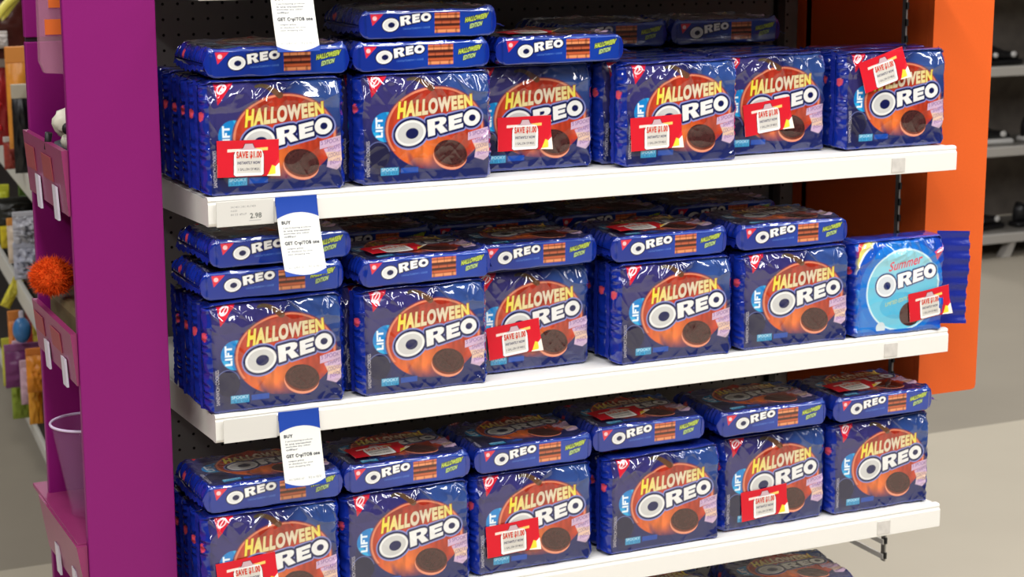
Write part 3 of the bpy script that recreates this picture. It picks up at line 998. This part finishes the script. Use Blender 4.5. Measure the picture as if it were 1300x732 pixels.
for zt, hh, out in ((1.195, 0.085, 0.006), (0.955, 0.07, 0.006), (0.665, 0.08, 0.012)):
    tr = MB().box((XP0, YP0 + 0.0125, zt - hh + 0.01), (XP1 - 0.009, YP1 - 0.001, zt - hh + 0.014)).build('tray', M_PURPLE, side)
    MB().extrude([(XP0 - 0.0006, zt), (XP0 - out - 0.003, zt), (XP0 - 0.003, zt - hh), (XP0 - 0.0006, zt - hh)], YP0 + 0.005, YP1 + 0.005, axis=1).build('tray_lip', M_MAUVE, tr)
    if zt == 0.665:
        MB().box((XP0 - 0.012, YP0 + 0.0125, zt - 0.004), (XP1 - 0.009, YP1 + 0.06, zt + 0.002), 0.0008).build('tray_deck', M_MAUVE, tr)
    for q in range(2):
        y = YP0 + 0.05 + 0.11 * q
        MB().extrude([(XP0 - 0.0065, zt - hh * 0.62), (XP0 - 0.0095, zt - hh * 0.6), (XP0 - 0.0075, zt - hh - 0.012), (XP0 - 0.0045, zt - hh - 0.012)], y, y + 0.022, axis=1).build('price_tag', M_TAG, tr)
        MB().extrude([(XP0 - 0.0085, zt - hh * 0.2), (XP0 - 0.0095, zt - hh * 0.2), (XP0 - 0.0068, zt - hh * 0.58), (XP0 - 0.0058, zt - hh * 0.58)], y + 0.025, y + 0.085, axis=1).build('label_card', M_REDCARD, tr)

# things in the trays
M_CLEAR = material('clear_film', (206, 150, 170), 0.12, trans=0.0, alpha=0.35)
M_ORANGE = material('orange_card', (226, 110, 44), 0.5)
t = thing('hanging_bag', 'clear hanging bag with an orange card, at the top of the purple rack', 'bag', (-0.137, 0.17, 1.28))
MB().extrude([(-0.036, 0.02), (-0.03, 0.005), (0.03, 0.0), (0.034, 0.15), (-0.034, 0.15)], -0.008, 0.008, axis=1).build('film', M_CLEAR, t)
MB().box((-0.028, -0.0095, 0.055), (0.028, -0.0082, 0.075)).build('orange_label', M_ORANGE, t)
MB().box((-0.022, -0.0095, 0.09), (0.005, -0.0082, 0.11)).build('orange_label', M_ORANGE, t)
MB().tube([(0, 0, 0.148), (0, 0.005, 0.17), (0.0, 0.125, 0.172)], 0.0018, 8).build('peg_hook', M_GREYMETAL, t)

M_BONE = material('bone', (214, 208, 190), 0.5, noise=0.1, nscale=60)
M_BLK = material('black_rubber', (24, 22, 24), 0.5)
t = thing('skull_toy', 'white skull toy on a dark body in the topmost tray of the purple rack', 'toy', (-0.134, 0.17, 1.132))
h = MB().blob((0.0, 0, 0.085), (0.025, 0.022, 0.021), 3, 0.09, 3, 2.0).blob((-0.002, -0.012, 0.062), (0.017, 0.014, 0.014), 2).build('skull', M_BONE, t, True)
for s in (-1, 1):
    MB().blob((0.011 * s, -0.021, 0.08), (0.007, 0.005, 0.008), 2).build('eye_socket', M_BLK, h, True)
MB().blob((0, 0.002, 0.028), (0.032, 0.026, 0.042), 3, 0.12, 4, 2).build('body', material('grey_fabric', (74, 74, 84), 0.8, noise=0.3, nscale=80), t, True)
for s in (-1, 1):
    MB().tube([(0.022 * s, 0, 0.045), (0.036 * s, -0.01, 0.055), (0.034 * s, -0.014, 0.075)], 0.005, 8).build('arm', M_BLK, t, True)

# fuzzy orange ball
t = thing('fuzzy_ball', 'fluffy orange ball spilling over the middle tray of the purple rack', 'toy', (-0.165, 0.2, 1.005))
M_FUR = material('orange_fur', (222, 82, 22), 0.8, spec=0.15, noise=0.3, nscale=90)
MB().blob((0, 0, 0), (0.026, 0.03, 0.022), 3, 0.1, 2, 2).build('core', M_FUR, t, True)
rnd = random.Random(5)
V_, F_ = [], []
for k in range(5000):
    d = Vector((rnd.gauss(0, 1), rnd.gauss(0, 1), rnd.gauss(0, 1))).normalized()
    p = Vector((d.x * 0.026, d.y * 0.03, d.z * 0.022))
    q = p + d * rnd.uniform(0.002, 0.006) + Vector((rnd.gauss(0, 0.003), rnd.gauss(0, 0.003), rnd.gauss(0, 0.003)))
    sd = d.cross(Vector((rnd.gauss(0, 1), rnd.gauss(0, 1), rnd.gauss(0, 1)))).normalized() * 0.0006
    i0 = len(V_)
    V_ += [p - sd, p + sd, q]
    F_.append((i0, i0 + 1, i0 + 2))
o = link('fur', mesh_from('fur', V_, F_), M_FUR, t)
o['kind'] = 'stuff'
t2 = MB().box((-0.155, 0.08, 0.9), (-0.06, 0.28, 0.975), 0.01).build('cardboard_box', material('dull_box', (110, 96, 66), 0.7, noise=0.2, nscale=40))
tag(t2, 'dull brown box in the middle tray of the purple rack', 'box')

# clear plastic bowl
M_BOWL = material('clear_plastic', (190, 140, 190), 0.06, alpha=0.1)
t = thing('plastic_bowl', 'clear plastic bowl standing on the low purple tray', 'bowl', (-0.132, 0.18, 0.6675))
MB().lathe([(0.024, 0.0), (0.026, 0.002), (0.036, 0.06), (0.046, 0.118), (0.048, 0.132), (0.0465, 0.132), (0.0445, 0.118), (0.0345, 0.06), (0.024, 0.004)], 32).build('bowl_body', M_BOWL, t, True)
MB().tube([(0.049 * math.cos(2 * PI * k / 40), 0.049 * math.sin(2 * PI * k / 40), 0.133) for k in range(41)], 0.002, 8, False).build('rim', material('bowl_rim', (206, 186, 216), 0.15), t, True)

# ------------------------------------------------------------------ orange side rack
M_OR = material('orange_enamel', (228, 98, 38), 0.45, spec=0.3, noise=0.05, nscale=300)
orack = thing('side_rack', 'orange metal side rack hung at the open end of the cookie display', 'side rack', (0, 0, 0))
XO0, XO1, YO = 1.231, 1.35, 0.11
pr = [(XO0, 0.696), (XO1 - 0.008, 0.696), (XO1 - 0.002, 0.698), (XO1, 0.704), (XO1, 2.0), (XO0, 2.0)]
MB().extrude(pr, YO, YO + 0.014, axis=1).build('side_panel', M_OR, orack)
MB().box((XO0, YO + 0.345, 0.7), (XO1, YO + 0.36, 2.0)).build('side_panel', M_OR, orack)
MB().box((XO0, YO + 0.0145, 0.62), (XO0 + 0.01, 0.499, 2.0)).build('back_panel', M_OR, orack)
for z in (0.76, 1.02, 1.28):
    tr = MB().box((XO0 + 0.0105, YO + 0.0145, z), (XO1, YO + 0.3445, z + 0.005)).build('tray', M_OR, orack)
    MB().box((XO1, YO + 0.005, z), (XO1 + 0.003, YO + 0.35, z + 0.05)).build('tray_lip', M_OR, tr)

# ------------------------------------------------------------------ aisle shelving beyond the purple rack
AZ = math.radians(4.5)
aisle = thing('aisle_shelving', 'long white aisle shelving full of party goods behind the purple rack', 'shelving', (0.062, 0, 0), (0, 0, -AZ))
# local frame: +y runs down the aisle, -x faces the aisle
MB().box((0.42, 0.7, 0.0), (0.44, 6.0, 1.7)).build('back_panel', material('aisle_back', (40, 30, 28), 0.7, noise=0.4, nscale=12), aisle)
M_STRIP = material('grey_shelf', (214, 212, 204), 0.4)
M_BOARD = material('dark_board', (58, 52, 48), 0.6)
for z, h in ((0.75, 0.06), (0.4, 0.058)):
    sh = MB().box((0.0, 0.7, z), (0.42, 6.0, z + 0.02)).build('shelf_board', M_BOARD, aisle)
    MB().box((-0.014, 0.7, z), (0.0, 6.0, z + h), 0.003).build('price_strip', M_STRIP, sh)
sh = MB().box((0.0, 0.7, 0.06), (0.42, 6.0, 0.085), 0.002).build('shelf_board', M_BOARD, aisle)
MB().box((-0.012, 0.7, 0.055), (0.0, 6.0, 0.092), 0.003).build('price_strip', M_STRIP, sh)
MB().box((0.04, 0.7, 0.0), (0.42, 6.0, 0.06)).build('kick_plate', M_BLK, aisle)
MB().box((0.0, 0.7, 1.075), (0.42, 6.0, 1.09)).build('shelf_board', M_BOARD, aisle)

ca, sa = math.cos(AZ), math.sin(AZ)


def A(y, off=0.03):
    """world x of a point `off` in front of the shelf edge at depth y"""
    return 0.062 + math.tan(AZ) * y - off


def pouch(name, label, cat, y, z0, z1, w, col, off=0.03, second=None, rough=0.35, seed=0, crump=0.02, group='party goods on the aisle shelving', thick=0.03, rx=0.0):
    if off > -0.03:
        off = max(off, 0.036)
    """puffed pouch with a header card, facing down the aisle"""
    t = thing(name, label, cat, (A(y, off), y, z0), (0, rx, 0), group)
    H = z1 - z0
    n, k = 12, 16
    V, F = [], []
    rr = random.Random(seed)
    for side_ in (-1, 1):
        for i in range(k + 1):
            for j in range(n + 1):
                u, v = j / n, i / k
                s = (math.sin(u * PI) * math.sin(v * PI)) ** 0.5 if 0 < u < 1 and 0 < v < 1 else 0
                V.append(((u - 0.5) * w, side_ * thick / 2 * s + rr.uniform(-crump, crump) * s * 0.4, v * H * 0.86))
    N = (n + 1) * (k + 1)
    for b_ in range(2):
        for i in range(k):
            for j in range(n):
                q = [b_ * N + i * (n + 1) + j, b_ * N + i * (n + 1) + j + 1, b_ * N + (i + 1) * (n + 1) + j + 1, b_ * N + (i + 1) * (n + 1) + j]
                F.append(q if b_ == 0 else q[::-1])
    m = material(name + '_film', col, rough, noise=0.25, nscale=35)
    link('pouch', mesh_from('pouch', V, F, True), m, t)
    MB().box((-w / 2, -0.004, H * 0.84), (w / 2, 0.004, H), 0.002).build('header_card', material(name + '_card', second or col, 0.5), t)
    return t


# yellow hoops and what hangs under them
for i, (dx, lab) in enumerate(((0.0, 'outer of two yellow plastic hoops above the dark bag'), (0.028, 'inner of two yellow plastic hoops above the dark bag'))):
    y0 = 2.62 + 0.02 * i
    x0 = A(y0, 0.035)
    pts = [(x0 - 0.045 + dx + 0.09 * t_, y0, 1.165 + 0.015 * i + 0.105 * t_ ** 0.8 + 0.012 * math.sin(t_ * PI)) for t_ in np.linspace(-0.15, 1.3, 14)]
    o = MB().tube(pts, 0.009, 10, radii=[0.006 + 0.005 * math.sin(PI * k_ / 13) for k_ in range(14)]).build('plastic_hoop', material('yellow_plastic', (226, 214, 90), 0.35), smooth=True)
    tag(o, lab, 'hoop', 'yellow hoops on the aisle shelving')
pouch('party_bag', 'dark brown hanging bag behind the yellow hoops', 'bag', 2.75, 1.09, 1.27, 0.13, (74, 30, 24), 0.0, (30, 22, 22), seed=1)
pouch('party_bag', 'long orange hanging bag beside the purple rack edge', 'bag', 2.45, 0.89, 1.145, 0.052, (224, 146, 54), 0.03, (216, 138, 60), seed=2)
pouch('party_bag', 'red bag with pale marks beside the long orange bag', 'bag', 2.84, 0.85, 1.10, 0.075, (168, 38, 40), 0.035, (206, 196, 186), seed=3)
t = thing('bead_garland', 'string of red and white beads over the red bag', 'garland', (A(2.75, 0.07), 2.75, 0.89))
for k in range(9):
    MB().blob((0.012 * math.sin(k * 2.1), -0.02, 0.02 * k), (0.011, 0.011, 0.011), 2).build('bead', material('bead_' + ('red' if k % 3 else 'white'), (190, 40, 44) if k % 3 else (226, 214, 206), 0.3), t, True)
pouch('party_bag', 'black bag with pale trim right behind the long orange bag', 'bag', 2.36, 0.84, 1.06, 0.05, (22, 20, 22), 0.0, (180, 170, 150), seed=31)
pouch('party_bag', 'brick-red bag with silver card above the upper aisle shelf edge, by the red bag', 'bag', 2.62, 0.815, 0.9, 0.05, (150, 60, 50), 0.02, (200, 196, 190), seed=32)
pouch('party_bag', 'green and yellow bag at the floor end of the aisle shelves', 'bag', 2.78, 0.1, 0.24, 0.05, (150, 170, 60), 0.03, (226, 210, 90), seed=33)
pouch('party_bag', 'magenta bag between the narrow orange bag and blue ball', 'bag', 2.74, 0.2, 0.33, 0.04, (150, 40, 110), 0.02, (226, 190, 210), seed=34)
pouch('party_bag', 'small white bag under the yellow hoops', 'bag', 2.72, 1.12, 1.165, 0.05, (214, 206, 200), 0.05, seed=4)
pouch('party_bag', 'yellow-green pointed bag below the upper aisle shelf edge', 'bag', 2.9, 0.62, 0.735, 0.04, (206, 212, 60), 0.045, seed=5)
pouch('party_bag', 'black bag below the upper aisle shelf edge', 'bag', 2.66, 0.66, 0.735, 0.1, (32, 34, 30), 0.0, seed=6)
pouch('party_bag', 'upper crinkled silver bag beside the purple rack edge', 'bag', 2.4, 0.655, 0.738, 0.07, (188, 188, 196), 0.01, rough=0.2, seed=7, crump=0.05)
pouch('party_bag', 'lower crinkled silver bag beside the purple rack edge', 'bag', 2.4, 0.565, 0.66, 0.075, (176, 178, 192), 0.01, rough=0.2, seed=8, crump=0.05)
pouch('party_bag', 'tall yellow box-shaped bag on the second aisle shelf', 'bag', 2.8, 0.575, 0.68, 0.05, (226, 204, 44), 0.04, (220, 200, 40), seed=9, thick=0.04)
pouch('party_bag', 'orange and white bag between yellow and silver bags', 'bag', 2.6, 0.57, 0.69, 0.06, (214, 196, 176), 0.02, (222, 150, 70), seed=10)
pouch('party_bag', 'slanted yellow bag at the second aisle shelf edge', 'bag', 2.95, 0.38, 0.47, 0.03, (222, 210, 70), 0.05, seed=11, rx=0.5)
pouch('party_bag', 'narrow orange bag hanging on the lowest aisle level', 'bag', 2.85, 0.22, 0.39, 0.035, (224, 138, 66), 0.035, seed=12)
pouch('party_bag', 'purple bag below the blue ball', 'bag', 2.66, 0.22, 0.34, 0.1, (120, 56, 110), 0.0, (150, 90, 140), seed=13)
for lev, z0, z1, items in (('top', 0.83, 1.06, (('dark red', (120, 30, 30)), ('deep orange', (206, 96, 30)), ('black and grey', (44, 42, 44)), ('cream', (206, 196, 170)), ('yellow', (222, 196, 50)))),
                            ('second', 0.47, 0.72, (('black', (30, 28, 30)), ('orange', (222, 120, 40)), ('violet', (96, 50, 120)), ('silver', (168, 168, 176)), ('green', (90, 120, 50)))),
                            ('third', 0.11, 0.37, (('orange', (220, 120, 40)), ('purple', (110, 44, 104)), ('black', (30, 28, 30)), ('yellow', (210, 190, 60)), ('red', (160, 40, 40))))):
    for k, (cn, col) in enumerate(items):
        pouch('party_bag', f'{cn} bag standing back from the edge on the {lev} aisle level', 'bag', 2.36 + 0.17 * k, z0, z1 - 0.02 * (k % 2), 0.11, col, -0.07, seed=40 + k, thick=0.05)
t = thing('blue_ball', 'small blue striped ball hanging on the lowest aisle level', 'ball', (A(2.62, 0.04), 2.62, 0.385))
bl = MB().blob((0, 0, 0), (0.024, 0.024, 0.035), 3).build('ball', material('blue_foil', (64, 122, 180), 0.3, noise=0.4, nscale=50), t, True)
MB().tube([(0, 0, 0.034), (0, 0, 0.052)], 0.006, 8).build('ball_cap', M_TAG, t)
pouch('party_bag', 'orange cat-shaped bag hanging next to the purple rack', 'bag', 2.36, 0.28, 0.395, 0.05, (226, 140, 40), 0.025, (206, 120, 50), seed=14)
pouch('party_bag', 'yellow bag on the floor-level aisle shelf', 'bag', 3.0, 0.14, 0.28, 0.05, (206, 202, 72), 0.035, seed=15)
pouch('party_bag', 'long yellow-orange bag over the lowest aisle shelf edge', 'bag', 2.42, 0.18, 0.34, 0.035, (230, 158, 48), 0.035, seed=16)
pouch('party_bag', 'pale pink bag over the lowest aisle shelf edge', 'bag', 2.55, 0.2, 0.32, 0.045, (206, 170, 186), 0.02, seed=17)

# ------------------------------------------------------------------ shoe rack far behind the orange rack
srack = thing('shoe_rack', 'grey shoe rack far off behind the orange rack', 'shoe rack', (0, 0, 0))
M_RACK = material('rack_grey', (120, 116, 110), 0.5, noise=0.15, nscale=8)
M_RACKEDGE = material('rack_edge', (176, 172, 166), 0.4)
M_DK = material('rack_dark', (104, 96, 88), 0.7, noise=0.5, nscale=14)
MB().box((4.30, 4.3, 0.1), (6.2, 4.32, 1.9)).build('back_panel', M_DK, srack)
for z in (0.075, 0.445, 0.78, 1.15):
    b_ = MB().box((4.30, 3.9, z), (6.2, 4.3, z + 0.02)).build('shelf_board', M_RACK, srack)
    MB().box((4.30, 3.885, z - 0.01), (6.2, 3.9, z + 0.03), 0.003).build('edge_strip', M_RACKEDGE, b_)
for x in (4.575, 5.9):
    MB().extrude([(x - 0.012, 0.0), (x + 0.03, 0.065), (x + 0.06, 0.065), (x + 0.03, 0.0)], 3.9, 3.94, axis=1).build('foot', M_RACKEDGE, srack)
    MB().box((x, 4.25, 0.065), (x + 0.03, 4.3, 1.9)).build('post', M_RACK, srack)
for x in (4.3, 6.17):
    MB().box((x, 4.26, 0.0), (x + 0.03, 4.3, 1.9)).build('post', M_RACK, srack)
M_SHOE = material('black_shoe', (26, 25, 27), 0.35)
M_SOLE = material('white_sole', (206, 204, 200), 0.5)


def shoe(x, z, label, rz=0.0):
    t = thing('shoe', label, 'shoe', (x, 4.05, z), (0, 0, rz), 'black shoes on the far shoe rack')
    n = 14
    V, F = [], []
    ring = 12
    for i in range(n + 1):
        s = i / n
        L = -0.12 + 0.24 * s
        wdt = 0.034 * (0.75 + 0.35 * math.sin(PI * min(1, s * 1.1))) * (1 if 0 < i < n else 0.5)
        hgt = (0.095 - 0.055 * min(1, s / 0.65) if s < 0.65 else 0.04 - 0.012 * (s - 0.65) / 0.35) * (1 if 0 < i < n else 0.6)
        for k in range(ring):
            a_ = 2 * PI * k / ring
            V.append((L, wdt * math.cos(a_), 0.022 + hgt / 2 + hgt / 2 * math.sin(a_)))
    for i in range(n):
        for k in range(ring):
            F.append((i * ring + k, i * ring + (k + 1) % ring, (i + 1) * ring + (k + 1) % ring, (i + 1) * ring + k))
    F.append(tuple(range(ring))[::-1])
    F.append(tuple(n * ring + k for k in range(ring)))
    link('upper', mesh_from('upper', V, F, True), M_SHOE, t)
    MB().box((-0.125, -0.036, 0.0), (0.125, 0.036, 0.024), 0.01, 3).build('sole', M_SOLE if 'white' in label else M_SHOE, t, True)
    MB().blob((0.07, -0.032, 0.045), (0.016, 0.008, 0.014), 2).build('toe_badge', M_SOLE, t, True)
    MB().blob((-0.04, -0.036, 0.045), (0.014, 0.008, 0.012), 2).build('heel_badge', M_SOLE, t, True)
    return t


shoe(4.56, 0.0955, 'black shoe with pale patches on the bottom rack shelf, nearest the orange rack', 0.2)
shoe(4.86, 0.0955, 'black shoe on the bottom rack shelf, further from the orange rack')
shoe(4.56, 0.4655, 'black shoe with white sole on the second rack shelf, nearest the orange rack', -0.1)
shoe(4.88, 0.4655, 'black shoe with white sole on the second rack shelf, further from the orange rack')
shoe(4.6, 0.8005, 'black shoe on the third rack shelf, nearest the orange rack', 0.1)
shoe(4.92, 0.8005, 'black shoe on the third rack shelf, further from the orange rack')
